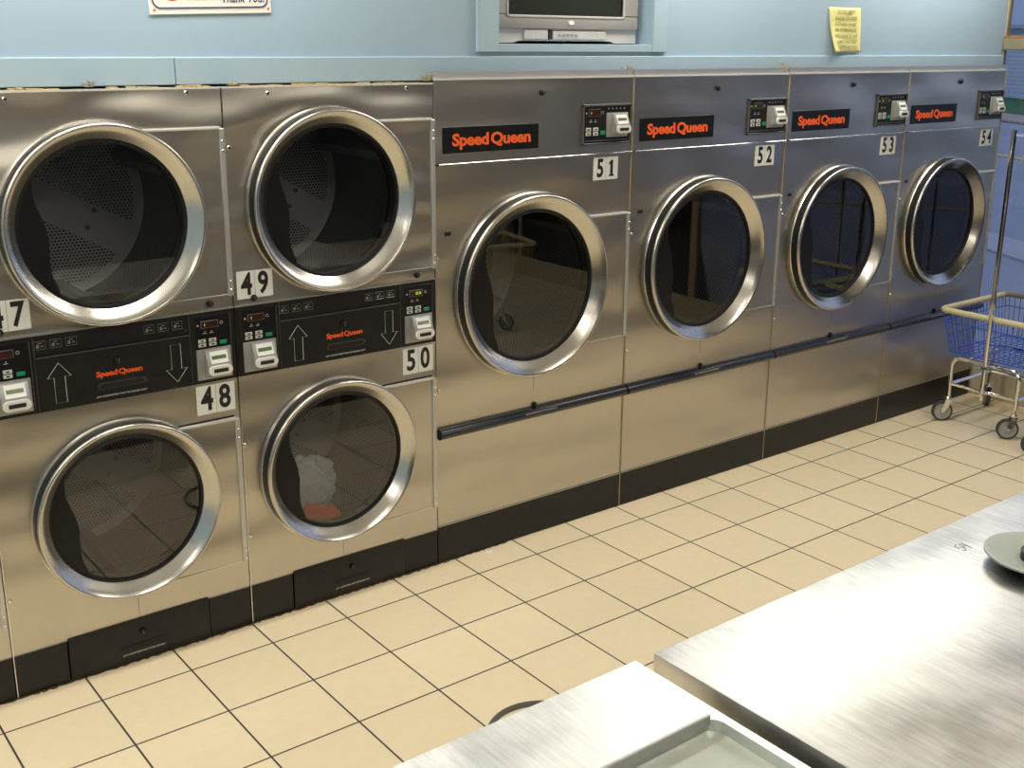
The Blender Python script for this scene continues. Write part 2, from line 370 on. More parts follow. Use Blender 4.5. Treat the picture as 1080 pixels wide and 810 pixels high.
# ------------------------------------------------------------------ dryer pieces
def port(par, cx, cz, R, hx, zt, zb, depth=.60, drum_r=.345, mat_panel=None, ndoor='door'):
    """a round door with ring, glass, handle, hinged side plate, and the drum behind it"""
    d = bpy.data.objects.new(ndoor, None); C.objects.link(d); d.parent = par; d.location = (cx, 0, cz)
    # flange on the door leaf
    MB().lathe([(R*.93, -.0015), (R*1.0, -.0015), (R*1.005, -.005), (R*1.0, -.009), (R*.93, -.009)], seg=96, closed=True).build('flange', M['bright'], d)
    MB().lathe([(R*.93, -.004), (R*.980, -.004), (R*.980, -.042), (R*.93, -.042)], seg=96, closed=True).build('gasket', M['rubber'], d)
    ring = [(R*.970, -.038), (R*.984, -.040), (R*.9885, -.044), (R*.987, -.0495), (R*.978, -.0535), (R*.965, -.0545), (R*.950, -.0525), (R*.90, -.0365), (R*.86, -.0235), (R*.828, -.0125), (R*.820, -.010), (R*.83, -.006), (R*.90, -.012)]
    MB().lathe(ring, seg=128, closed=True).build('door_ring', M['ring'], d, smooth=50)
    MB().lathe([(R*.79, -.008), (R*.795, -.0135), (R*.812, -.0155), (R*.828, -.012), (R*.82, -.004), (R*.79, -.004)], seg=96, closed=True).build('glass_seal', M['rubber'], d)
    MB().lathe([(R*.805, -.006), (0, -.006)], seg=96).build('glass', M['glass'], d)
    pts = []
    for k in range(17):
        t = math.radians(143+(233-143)*k/16); pts.append((R*.812*math.cos(t), R*.812*math.sin(t)))
    g = R*.83
    pts += [(-.60*g, -.70*g), (-.655*g, -.55*g), (-.672*g, -.42*g), (-.668*g, -.27*g), (-.66*g, -.12*g), (-.68*g, .02*g), (-.715*g, .15*g), (-.76*g, .27*g), (-.79*g, .40*g)]
    MB().prism(pts, -.016, -.011).build('handle', M['blackp'], d)
    # the flat leaf from the ring to the hinge
    h = hx-cx
    poly = []
    ta, tb = math.asin((zt-cz)/(R*.99)), math.asin((zb-cz)/(R*.99))
    for k in range(25):
        t = ta+(tb-ta)*k/24; poly.append((R*.97*math.cos(t), R*.97*math.sin(t)))
    leaf = [(h, zt-cz)]+poly+[(h, zb-cz)]
    MB().prism(leaf, -.0045, 0).build('door_leaf', mat_panel, d)
    MB().box(R*.99*math.cos(ta), h, -.016, -.002, zt-cz-.007, zt-cz+.002, .002, 2).build('leaf_edge', M['edgelight'], d)
    if zt < 1: MB().box(R*.99*math.cos(ta), h, -.0012, -.0002, zt-cz+.001, zt-cz+.007).build('leaf_gap', M['dark'], d)
    MB().box(R*.99*math.cos(tb), h, -.0065, -.001, zb-cz-.002, zb-cz+.001).build('leaf_edge', M['edgelight'], d)
    hg = MB().box(h-.002, h+.016, -.012, 0, zb-cz-.006, zt-cz-.004, .002, 1).build('hinge', M['satin'], par); hg.parent = d
    for z in (zt-cz-.045, zt-cz-.075, zb-cz+.045, zb-cz+.015):
        MB().lathe([(.0045, -.012), (.0045, -.0145), (.003, -.0165), (0, -.0165)], h+.007, z, seg=10).build('hinge_screw', M['chrome'], hg)
    # tub
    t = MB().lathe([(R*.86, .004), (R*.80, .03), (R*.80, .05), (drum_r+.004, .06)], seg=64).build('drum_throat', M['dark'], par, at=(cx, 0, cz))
    dr = MB().lathe([(drum_r, .06), (drum_r, depth)], seg=96).build('drum', M['drum'], par, at=(cx, 0, cz))
    MB().lathe([(drum_r, depth), (drum_r*.95, depth+.004), (0, depth+.004)], seg=96).build('drum_back', M['drumback'], dr)
    for k in range(3):
        a = math.radians(150+120*k)
        c_, s_ = math.cos(a), math.sin(a)
        q = MB()
        prof = [(-.05, drum_r), (-.018, drum_r-.07), (.018, drum_r-.07), (.05, drum_r)]
        w = [(c_*b-s_*a_, s_*b+c_*a_) for a_, b in prof]
        q.prism(w, .08, depth-.02); q.build('baffle', M['grey'], dr)
    for sx, sz in ((.16, -.04), (.13, -.10), (-.16, .04), (-.19, .12)):
        MB().lathe([(.009, depth+.003), (.009, depth-.004), (.004, depth-.006), (0, depth-.006)], sx, sz, seg=12).build('drum_bolt', M['grey'], dr)
    return d

def reader(par, x, z, w, h, flip=1):
    """card reader with lower left corner (x,z)"""
    r = MB().box(x, x+w, -.012, -.002, z, z+h, .003, 2).build('card_reader', M['greyp'], par)
    bx0, bx1 = x+w*.22, x+w*.90
    # wedge
    prof = [(-.012, z+h*.96), (-.020, z+h*.93), (-.040, z+h*.48), (-.040, z+h*.22), (-.012, z+h*.10)]
    MB().prism(prof, bx0, bx1, 'YZ').build('wedge', M['greyp'], r)
    # label on the slope
    n = Vector((0, -(h*.45), .020)).normalized()
    def sl(f, off): return (-.020-.020*f+n.y*off*1.0, z+h*.93-h*.45*f+n.z*off)
    def patch(xa, xb, fa, fb, off, nm, m):
        a, b = sl(fa, off), sl(fb, off); a2, b2 = sl(fa, -.001), sl(fb, -.001)
        MB().prism([a, b, b2, a2], xa, xb, 'YZ').build(nm, m, r)
    patch(bx0+w*.10, bx1-w*.08, .05, .85, .0015, 'label_plate', M['whitep'])
    patch(bx0+w*.14, bx1-w*.13, .34, .58, .0025, 'lcd', M['lcd'])
    # nose with rounded ends
    q = MB(); cz = z+h*.33; rr = h*.155; poly = []
    xa, xb = bx0+rr+w*.0, bx1-rr+w*.0
    for k in range(13): t = PI/2+PI*k/12; poly.append((xa+rr*math.cos(t), cz+rr*math.sin(t)))
    for k in range(13): t = -PI/2+PI*k/12; poly.append((xb+rr*math.cos(t), cz+rr*math.sin(t)))
    q.prism(poly, -.046, -.030).build('card_mouth', M['whitep'], r)
    MB().box(xa, xb, -.0475, -.042, cz-rr*.38, cz+rr*.38).build('card_slot', M['ink'], r)
    return r

def keypad(par, x, z, w, h, lit='1'):
    """display and buttons laid out in a w x h field"""
    d = MB().box(x+w*.14, x+w*.72, -.006, -.003, z+h*.70, z+h*.98, .001, 1).build('display_frame', M['edge'], par)
    MB().box(x+w*.17, x+w*.69, -.0068, -.005, z+h*.73, z+h*.95).build('display', M['leddark'], d)
    cz = z+h*.84
    seg = MB()
    dw, dh = w*.085, h*.10
    def digit(cx_, segs):
        t = dw*.22
        S7 = {'a': (-dw/2, dw/2, dh/2-t, dh/2), 'd': (-dw/2, dw/2, -dh/2, -dh/2+t), 'b': (dw/2-t, dw/2, 0, dh/2), 'c': (dw/2-t, dw/2, -dh/2, 0), 'f': (-dw/2, -dw/2+t, 0, dh/2), 'e': (-dw/2, -dw/2+t, -dh/2, 0)}
        for q in segs:
            a, b, c_, e = S7[q]; seg.box(cx_+a, cx_+b, -.0075, -.006, cz+c_, cz+e)
    if lit == '1': digit(x+w*.23, 'bc')
    else:
        digit(x+w*.45, 'abcdef'); digit(x+w*.58, 'abcdef')
    seg.build('display_digit', M['led'], d)
    for i, bx in enumerate((.03, .38)):
        for bz in (.17, .01):
            b_ = MB().box(x+w*bx, x+w*(bx+.25), -.0055, -.003, z+h*bz, z+h*(bz+.13), .001, 1).build('button', M['button'], par)
            MB().box(x+w*(bx+.08), x+w*(bx+.17), -.0062, -.005, z+h*(bz+.04), z+h*(bz+.09)).build('button_mark', M['ink'], b_)
    MB().box(x+w*.74, x+w*.97, -.0065, -.003, z+h*.03, z+h*.17, .001, 1).build('start_button', M['green'], par)
    mk = MB()
    for bx in (.20, .42):
        mk.box(x+w*bx, x+w*(bx+.13), -.0036, -.003, z+h*.50, z+h*.52); mk.box(x+w*(bx+.05), x+w*(bx+.09), -.0036, -.003, z+h*.56, z+h*.59)
    mk.box(x+w*.03, x+w*.08, -.0036, -.003, z+h*.80, z+h*.86)
    mk.lathe([(w*.05, -.0036), (w*.038, -.0036)], x+w*.83, cz, seg=16)
    mk.build('printed_mark', M['printw'], par)

def plate(par, num, x0, x1, z0, z1):
    p_ = MB().box(x0, x1, -.0025, -.0003, z0, z1, .0006, 1).build('number_plate', M['white'], par)
    h = z1-z0
    for k, ch in enumerate(num):
        cx_ = x0+(x1-x0)*(.27 if k == 0 else .73); zc = (z0+z1)/2
        if ch == '1':
            a_ = h*.36
            MB().prism([(cx_-.006, zc-a_+.007), (cx_-.013, zc-a_+.007), (cx_-.013, zc-a_), (cx_+.015, zc-a_), (cx_+.015, zc-a_+.007), (cx_+.008, zc-a_+.007), (cx_+.008, zc+a_), (cx_-.001, zc+a_), (cx_-.014, zc+a_-.012), (cx_-.014, zc+a_-.020), (cx_-.006, zc+a_-.016)], -.0034, -.0026).build('numeral', M['ink'], p_, 0)
        else: put_text('numeral', ch, h*1.10, M['ink'], p_, (cx_, -.003, zc-.001), sx=.76, offset=.0030)
    MB().box((x0+x1)/2-.0005, (x0+x1)/2+.0005, -.0028, -.002, z0, z1).build('plate_joint', M['edge'], p_)
    return p_

def screw(par, x, z, r=.0075, m='chrome', name='screw'):
    return MB().lathe([(r, -.0005), (r, -.003), (r*.7, -.0055), (0, -.006)], x, z, seg=12).build(name, M[m], par)
def lock(par, x, z, r=.011):
    r *= 1.15
    l = MB().lathe([(r, 0), (r, -.006), (r*.9, -.010), (r*.6, -.013), (0, -.014)], x, z, seg=18).build('lock', M['blackp'], par)
    MB().box(x-.001, x+.001, -.0146, -.0130, z-r*.5, z+r*.5).build('keyway', M['grey'], l)
    return l
def pill(xa, xb, zc, r, y0, y1):
    return MB().prism([(xa+r+r*math.cos(PI/2+PI*q/10), zc+r*math.sin(PI/2+PI*q/10)) for q in range(11)]+[(xb-r+r*math.cos(-PI/2+PI*q/10), zc+r*math.sin(-PI/2+PI*q/10)) for q in range(11)], y0, y1)
def lint_text(par, x, z, w, m, y=-.0015):
    o = put_text('print', 'LINT COMPARTMENT MUST BE CLEANED DAILY', .0085, m, par, (x, y, z), sx=1)
    o.scale.x = w/o.dimensions.x if o.dimensions.x else 1
    return o

LOGO = None
def logo(par, x, z, w, m, y):
    o = put_text('brand_lettering', 'Speed Queen', w/6.1, m, par, (x, y, z), sx=.80, offset=w*.0058, spacing=.97, word=.5)
    bpy.context.view_layer.update()
    o.scale.x = w/o.dimensions.x
    return o

def shell(par, W, H, D=.95):
    g = .002
    b = MB(); b.box(g, .012, .014, D, 0, H); b.box(W-.012, W-g, .014, D, 0, H); b.box(g, W-g, D-.01, D, 0, H)
    b.box(g, W-g, .014, D, H-.01, H-.001); b.box(g, W-g, .014, D, 0.0, .012)
    b.build('cabinet', M['side'], par, smooth=0)

def stack_dryer(x, W, nums, label, up, lo, H=1.936, lit=('1', '1')):
    t = thing('stacked_dryer', label, 'clothes dryer', (x, 0, 0), 'stainless stacked dryers on the left')
    k = W/.82; g = .0013
    shell(t, W, H)
    # upper and lower front panels with round holes
    (ux, uz, ur), (lx, lz, lr) = up, lo
    MB().holed(g, W-g, 1.208, H, ux, uz, ur*.9, 0, .014).build('upper_front', M['front2'], t)
    MB().holed(g, W-g, .155, .954, lx, lz, lr*.9, 0, .014).build('lower_front', M['front'], t)
    MB().box(g, W-g, -.004, .006, H-.003, H+.003).build('top_edge', M['edgelight'], t)
    MB().box(g, .0042, -.002, .01, .0, H).build('side_edge', M['bright'], t)
    port(t, ux, uz, ur, .805*k, 1.811, 1.253, mat_panel=M['front2'])
    port(t, lx, lz, lr, .800*k, .813, .263, mat_panel=M['front'])
    # control band
    b = MB().box(g, W-g, -.004, .012, .955, 1.208, .001, 1).build('control_band', M['black'], t)
    MB().box(g, W-g, -.008, -.002, 1.203, 1.209).build('band_edge', M['traylip'], b)
    for (xa, xb, li) in ((.010*k, .163*k, lit[0]), (.662*k, .812*k, lit[1])):
        c_ = MB().box(xa, xb, -.007, -.003, .962, 1.200, .001, 1).build('console', M['black'], b)
        MB().box(xa+.016, xb-.010, -.0075, -.0035, .972, 1.190, .0008, 1).build('console_face', M['blackp'], c_)
        MB().box(xb-.0115, xb-.0095, -.009, -.004, .972, 1.190).build('console_trim', M['edge'], c_)
        kp = bpy.data.objects.new('keypad', None); C.objects.link(kp); kp.parent = b; kp.location = (0, -.0048, 0)
        keypad(kp, xa+.020, 1.083, .108, .092, li)
        reader(b, xa+.014, .968, .124, .108)
    p_ = MB().box(.168*k, .657*k, -.009, -.003, .960, 1.132, .0012, 1).build('lint_door', M['black'], b)
    MB().box(.168*k, .657*k, -.0115, -.008, 1.1305, 1.1335).build('lint_door_edge', M['edge'], p_)
    for xx in (.165*k, .6595*k): MB().box(xx-.001, xx+.001, -.0065, -.003, .958, 1.203).build('band_joint', M['edge'], b)
    def arrow(cx, up_):
        z0, z1 = .978, 1.108; w, s_ = .036, .017
        o = [(-s_, z0), (s_, z0), (s_, 1.062), (w, 1.062), (0, z1), (-w, 1.062), (-s_, 1.062)]
        if not up_: o = [(a, z0+z1-b_) for a, b_ in o]
        pts = [(cx+a, -.0095, b_) for a, b_ in o]
        MB().tube(pts, .0011, 5, closed=True).build('arrow_outline', M['printw'], p_)
    arrow(.232*k, True); arrow(.606*k, False)
    lock(p_, .415*k, 1.087, .012).location.y = -.007
    logo(p_, .418*k, 1.048, .150, M['orange'], -.0097)
    pill(.345*k, .505*k, 1.008, .012, -.0095, -.0085).build('pull_slot', M['pull'], p_)
    pill(.352*k, .494*k, 1.006, .0075, -.0102, -.009).build('pull_recess', M['dark'], p_)
    lint_text(p_, .42*k, .974, .165, M['printw'], -.0097)
    ic = MB()
    for x0 in (.185, .232, .279, .525, .572, .619):
        xx = x0*k; q = [(xx-.017, 1.158), (xx+.017, 1.158), (xx+.017, 1.184), (xx-.017, 1.184)]
        ic.tube([(a, -.0045, c_) for a, c_ in q], .0008, 4, closed=True)
        ic.box(xx-.011, xx-.003, -.005, -.004, 1.163, 1.173); ic.box(xx+.002, xx+.011, -.005, -.004, 1.166, 1.169); ic.box(xx-.006, xx+.006, -.005, -.004, 1.176, 1.178)
    ic.build('instruction_icons', M['traylip'], b)
    for xx in (.075*k, .737*k): lock(t, xx, 1.228, .010)
    # kick plate in three sections
    kb = MB().box(g, .170*k, 0, .012, 0, .152, .0015, 1).build('kick_plate', M['kick'], t)
    MB().box(.662*k, W-g, 0, .012, 0, .152, .0015, 1).build('kick_plate', M['kick'], t)
    kc = MB().box(.173*k, .659*k, -.006, .010, .002, .160, .0025, 2).build('lower_lint_door', M['kick'], t)
    lock(kc, .418*k, .112, .010).location.y = -.004
    pill(.338*k, .502*k, .062, .0085, -.0070, -.0055).build('pull_recess', M['dark'], kc)
    MB().box(.36*k, .480*k, -.0074, -.006, .0675, .069).build('pull_lip', M['blackp'], kc)
    lint_text(kc, .420*k, .036, .15, M['printw'], -.0068)
    MB().box(g, W-g, -.001, .01, .152, .156).build('panel_lip', M['side'], t)
    plate(t, nums[0], .016+(.020 if nums[0] == '47' else 0), .150+(.020 if nums[0] == '47' else 0), 1.228, 1.324)
    plate(t, nums[1], .668*k, .806*k, .842, .946)
    for sx, sz in ((.163, 1.915), (.705, 1.922), (.017, 1.742), (.010, .70), (.012, .35)): screw(t, sx*k if sx > .1 else sx, sz)
    # small seam under the lower door
    MB().box(lx+.003, lx+.005, -.0008, .004, .160, lz-lr).build('panel_seam', M['side'], t)
    return t

def single_dryer(x, W, num, label, R, H=1.9495):
    t = thing('single_dryer', label, 'clothes dryer', (x, 0, 0), 'large single pocket dryers in the row')
    k = W/1.02; g = .0025
    cx, cz = .482*k, 1.1172
    shell(t, W, H)
    MB().box(g, W-g, 0, .014, 1.638, H, .001, 1).build('header_panel', M['front'], t)
    MB().holed(g, W-g, .168, 1.632, cx, cz, R*.9, 0, .014).build('front_panel', M['front'], t)
    MB().box(g+.02, W-g, -.006, .004, 1.632, 1.639, .001, 1).build('panel_lip', M['bright'], t)
    MB().box(g, W-g, -.004, .006, H-.003, H+.004).build('top_edge', M['edgelight'], t)
    MB().box(g, W-g, .008, .014, H+.004, H+.028).build('top_flashing', M['satin'], t)
    MB().box(W-.0065, W-g, -.003, .01, 0.0, H).build('side_edge', M['tan'], t)
    port(t, cx, cz, R, .998*k, 1.38, .828, depth=.68, drum_r=.44, mat_panel=M['front'])
    kp = MB().box(g, W-g, -.002, .012, 0, .164, .002, 1).build('kick_plate', M['kick'], t)
    MB().box(g, W-g, -.004, .008, .162, .167).build('kick_edge', M['traylip'], t)
    # badge
    b = MB().box(.040*k, .502*k, -.003, -.0003, 1.677, 1.775, .0008, 1).build('badge', M['blackp'], t)
    logo(b, .273*k, 1.724, .378*k, M['orange'], -.0035)
    # control recess
    c_ = MB().box(.733*k, 1.0*k, -.004, -.0002, 1.678, 1.838, .0015, 1).build('control_panel', M['black'], t)
    fr = MB()
    for a in ((.731*k, 1.002*k, 1.832, 1.840), (.731*k, 1.002*k, 1.676, 1.683), (.731*k, .738*k, 1.676, 1.840), (.995*k, 1.002*k, 1.676, 1.840)): fr.box(a[0], a[1], -.010, -.0003, a[2], a[3], .001, 1)
    fr.build('panel_frame', M['edge'], c_)
    MB().box(.745*k, .985*k, -.009, -.004, 1.690, 1.694).build('panel_ledge', M['edge'], c_)
    kq = bpy.data.objects.new('keypad', None); C.objects.link(kq); kq.parent = c_; kq.location = (0, -.0015, 0)
    keypad(kq, .745*k, 1.712, .115*k, .112)
    mk = MB()
    for q in range(5): mk.box((.872+.022*q)*k, (.877+.022*q)*k, -.0048, -.0038, 1.818, 1.824)
    mk.build('printed_mark', M['printw'], c_)
    reader(c_, .862*k, 1.704, .118*k, .100)
    plate(t, num, .800*k, .938*k, 1.527, 1.622)
    MB().box(.046*k, .076*k, -.0012, -.0002, 1.364, 1.380).build('latch_slot', M['dark'], t)
    lock(t, .517*k, 1.893, .011); lock(t, .500*k, .598, .010)
    screw(t, 1.008*k, 1.352, .006); screw(t, 1.006*k, .93, .006); screw(t, .012, 1.28, .006); screw(t, .012, .75, .006)
    # bumper bar
    rb = MB(); poly = []
    for q in range(17):
        a = PI*q/16; poly.append((-.006-.030*math.sin(a), .5665+.0225*math.cos(a)))
    poly += [(-.001, .544), (-.001, .589)]
    rb.prism(poly, .0055, W-.0055, 'YZ'); bar = rb.build('bumper_bar', M['rail'], t)
    o = lint_text(bar, .515*k, .574, .17, M['printw'], -.0355); o.rotation_euler.x = .25
    MB().box(cx+.012, cx+.0135, -.0008, .004, .66, cz-R).build('panel_seam', M['side'], t)
    return t

X1, X2, X3, X4, X5 = .8296, 1.8507, 2.8675, 3.8478, 4.7971
stack_dryer(-2*X1, X1, ('45', '46'), 'stacked dryer cut off at the left edge of the photo, left of 47 and 48', (.410, 1.529, .322), (.408, .566, .314))
stack_dryer(-X1, X1, ('47', '48'), 'stacked stainless dryer with number plates 47 and 48', (.4193, 1.5257, .3195), (.4159, .5686, .311))
for dd_ in S.objects:
    if dd_.name.startswith('drum_back') and dd_.parent and abs(dd_.parent.location.z-1.5257) < 1e-4:
        MB().box(-.20, -.11, .596, .600, .02, .10, .001, 1).build('drum_white_patch', M['white'], dd_.parent)  # small white rectangle just in front of the drum back
D49 = stack_dryer(0, X1, ('49', '50'), 'stacked stainless dryer with plates 49 and 50, clothes behind its lower glass', (.3974, 1.5387, .325), (.3879, .5625, .320), lit=('1', '00'))
single_dryer(X1, X2-X1, '51', 'large single dryer numbered 51, next to the stacked dryers', .383)
single_dryer(X2, X3-X2, '52', 'large single dryer with number plate 52', .385)
single_dryer(X3, X4-X3, '53', 'large single dryer with number plate 53', .375)
single_dryer(X4, X5-X4, '54', 'large single dryer numbered 54, last in the row beside the window', .3665)

# ------------------------------------------------------------------ laundry inside number 50
def crumple(name, mat, loc, sx, sy, sz, seed, label, cat, amp=.35, parent=None):
    bm = bmesh.new(); bmesh.ops.create_icosphere(bm, subdivisions=5, radius=1)
    off = Vector((seed*3.1, seed*1.7, seed))
    for v in bm.verts:
        n = v.co.copy()
        f = 1+amp*(noise.noise(n*1.3+off))+amp*.55*abs(noise.noise(n*3.2+off))+amp*.25*noise.noise(n*7+off)
        v.co = Vector((n.x*sx*f, n.y*sy*f, max(n.z, -.55)*sz*f))
    me = bpy.data.meshes.new(name); bm.to_mesh(me); bm.free(); me.materials.append(mat)
    me.polygons.foreach_set('use_smooth', [True]*len(me.polygons))
    o = bpy.data.objects.new(name, me); C.objects.link(o); o.location = loc
    return tag(o, label, cat, 'laundry in the dryer numbered 50')
crumple('garment', M['redcloth'], (.335, .105, .292), .085, .035, .058, 2, 'crumpled coral red garment at the bottom of dryer 50', 'clothes')
crumple('garment', M['denim'], (.345, .245, .365), .14, .05, .130, 5, 'pale blue grey garment heaped behind the red one in dryer 50', 'clothes')

# ------------------------------------------------------------------ room
YW = .05
RX = 4.812
struct('floor', MB().box(-4.0, 4.90, -7.0, 1.2, -.1, 0), M['floor'], 0)
struct('ceiling', MB().box(-4.0, 4.90, -7.0, 1.2, 3.0, 3.1), M['ceiling'], 0)
# wall above the dryers with the television niche cut out of it
NX0, NX1, NZ0, NZ1 = 1.160, 1.985, 2.078, 2.72
w = MB()
w.box(-4.0, NX0, YW, YW+.1, 1.985, 3.0); w.box(NX1, RX, YW, YW+.1, 1.985, 3.0); w.box(NX0, NX1, YW, YW+.1, 1.985, NZ0); w.box(NX0, NX1, YW, YW+.1, NZ1, 3.0)
struct('wall_back', w, M['wall'], 0)
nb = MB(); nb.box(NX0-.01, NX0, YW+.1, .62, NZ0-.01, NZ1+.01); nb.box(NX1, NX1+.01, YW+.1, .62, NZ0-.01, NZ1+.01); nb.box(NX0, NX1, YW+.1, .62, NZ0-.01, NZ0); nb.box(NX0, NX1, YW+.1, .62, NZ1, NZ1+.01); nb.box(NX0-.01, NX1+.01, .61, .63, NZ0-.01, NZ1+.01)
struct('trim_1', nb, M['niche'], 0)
fr = MB()
fr.box(1.060, NX0, YW-.016, YW, 2.048, 2.78, .001, 1); fr.box(NX1, 2.070, YW-.016, YW, 2.048, 2.78, .001, 1); fr.box(NX0, NX1, YW-.013, YW, 2.048, NZ0, .001, 1); fr.box(NX0, NX1, YW-.013, YW, NZ1, 2.78, .001, 1)
struct('trim_2', fr, M['trim'], 0)
tb = MB(); tb.box(-4.0, -.1325, YW-.012, YW, 1.945, 2.031, .002, 1); tb.box(-.130, RX, YW-.012, YW, 1.945, 2.031, .002, 1)
struct('trim_3', tb, M['trim'])
struct('wall_rear_light_stop', MB().box(-4.0, 4.9, 1.1, 1.2, 0, 3.0), M['darkwall'], 0)  # unseen closure behind the dryers, added to stop sky light leaking in
struct('wall_left', MB().box(-4.1, -4.0, -7.0, 1.2, 0, 3.0), M['wall'], 0)
struct('wall_left_light_stop', MB().box(-4.0, -2*X1-.002, YW, YW+.1, 0, 1.985), M['wall'], 0)  # unseen stretch added to block light leaking past the left end
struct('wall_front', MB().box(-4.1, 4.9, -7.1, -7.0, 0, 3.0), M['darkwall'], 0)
struct('wall_right_light_stop', MB().box(RX, RX+.1, YW+.06, 1.2, 0, 3.0), M['wall'], 0)  # unseen side added to close the light leak beside the cabinets
struct('wall_right_low', MB().box(RX, RX+.16, -7.0, YW+.055, 0, .170), M['curb'], 0)
# window wall: mullions, olive beam, ledge, glass
mu = MB(); mu.box(RX, RX+.05, YW-.005, YW+.055, 2.125, 3.0, .004, 1); mu.box(RX, RX+.04, YW-.005, YW+.03, .17, 2.06, .004, 1)
for y in (-2.4, -4.8): mu.box(RX, RX+.05, y-.03, y+.03, .17, 3.0, .004, 1)
struct('trim_4', mu, M['tan'])
struct('trim_5', MB().box(RX-.022, RX+.07, -7.0, YW-.006, 2.062, 2.122, .004, 1), M['olive'])
struct('trim_6', MB().box(RX-.012, RX+.05, -7.0, YW-.006, 2.122, 2.140, .002, 1), M['rust'])
struct('window_1', MB().box(RX+.022, RX+.028, -7.0, YW+.02, .17, 2.062), M['window'], 0)
struct('window_2', MB().box(RX+.022, RX+.028, -7.0, YW+.02, 2.14, 3.0), M['window'], 0)

# ceiling fixtures
first = None; n = 0
for y in (-.27, -3.1, -5.6):
    for x in ((-3.3, -1.75, -.2, 2.15, 4.0) if y == -.27 else (-2.7, 0.1, 2.9)):
        if first is None:
            t = thing('ceiling_light', 'x', 'ceiling light', (x, y, 3.0), 'fluorescent ceiling lights')
            MB().box(-.7, .7, -.17, .17, -.05, 0, .004, 1).build('housing', M['whitep'], t)
            MB().box(-.67, .67, -.145, .145, -.062, -.048).build('diffuser', M['lightbox'], t, 0)
            first = t
        else:
            t = copy_tree(first); t.location = (x, y, 3.0)
        t['label'] = 'fluorescent ceiling light, %s, %s' % ({-3.3: 'above the left wall end', -1.75: 'left of the stacked dryers', -.2: 'above the stacked dryers', 2.15: 'between dryers 51 and 52', 4.0: 'nearest the window', -2.7: 'left of three in its line', .1: 'middle of three in its line', 2.9: 'right of three in its line'}[x], {-.27: 'close to the blue wall', -3.1: 'behind the camera over the tables', -5.6: 'near the far wall'}[y])

# ------------------------------------------------------------------ things on the back wall
t = thing('television', 'silver grey television set into the blue wall niche', 'television', (1.560, .10, NZ0))
tw = .394
q = MB(); q.prism([(-tw, .075), (tw, .075), (tw, .60), (-tw, .60)], 0, .06)
# bezel as a frame
bz = MB(); bz.box(-tw, tw, 0, .05, .058, .112, .006, 2); bz.box(-tw, -tw+.088, 0, .05, .112, .58, .004, 1); bz.box(tw-.088, tw, 0, .05, .112, .58, .004, 1); bz.box(-tw, tw, 0, .05, .56, .60, .006, 2)
bz.build('bezel', M['tv'], t)
q.bm.free()
MB().box(-tw+.082, tw-.082, .012, .05, .108, .565, .004, 1).build('screen', M['screen'], t)
fr = MB()
for a in ((-tw+.080, tw-.080, .103, .110), (-tw+.080, -tw+.088, .103, .565), (tw-.088, tw-.080, .103, .565)): fr.box(a[0], a[1], -.003, .02, a[2], a[3], .001, 1)
fr.build('screen_trim', M['tvlight'], t)
MB().prism([(-tw+.01, .05), (tw-.01, .05), (tw-.04, .40), (-tw+.04, .40)], .05, .40).build('rear_housing', M['tv'], t)
MB().prism([(-tw, .058), (tw, .058), (tw, .004), (tw-.12, .004), (tw-.15, .012), (-tw+.15, .012), (-tw+.12, .004), (-tw, .004)], .012, .30).build('lower_housing', M['tvlight'], t)
pn = MB(); pn.box(-.222, -.100, .004, .012, .018, .056, .002, 1); pn.box(-.072, .215, .004, .012, .018, .050, .002, 1)
pn = pn.build('control_flap', M['tvlight'], t)
MB().box(-.094, -.078, .006, .013, .018, .056).build('sensor_window', M['ink'], t)
bt = MB()
for k in range(5): bt.box(-.045+k*.022, -.031+k*.022, .001, .006, .032, .040, .001, 1)
bt.build('buttons', M['tv'], pn)
MB().prism([(.013*math.cos(a*PI/10)*1.2+.018, .084+.009*math.sin(a*PI/10)) for a in range(20)], -.003, .004).build('badge', M['white'], t)

t = thing('wall_sign', 'white sign with navy border and Thank You lettering above dryer 48', 'sign', (.010, YW, 2.166)); t.rotation_euler.y = math.radians(-1.9)
ti = math.radians(0)
MB().box(-.207, .207, -.005, 0, 0, .30, .001, 1).build('sign_board', M['signw'], t)
pts = []
for cx_, cz_, a0 in ((.17, .262, 0), (-.17, .262, 90), (-.17, .045, 180), (.17, .045, 270)):
    for k in range(9):
        a = math.radians(a0+k*90/8); pts.append((cx_+.025*math.cos(a), -.0055, cz_+.025*math.sin(a)))
MB().tube(pts, .0024, 6, closed=True).build('sign_border', M['navy'], t)
put_text('sign_text', 'Thank You!', .044, M['navy'], t, (.108, -.0058, .048), shear=.35, sx=.74, offset=.0003)
put_text('sign_text', 'Tables', .062, M['navy'], t, (-.022, -.0058, .0645), offset=.002, sx=.85)
MB().lathe([(.034, -.0058), (.024, -.0060), (.024, -.0058), (0, -.0058)], -.130, .0745, seg=32).build('sign_emblem', M['red'], t)
for sx in (-.192, .196): MB().lathe([(.0035, -.005), (.0035, -.0065), (0, -.0065)], sx, .014, seg=10).build('sign_screw', M['red'], t)

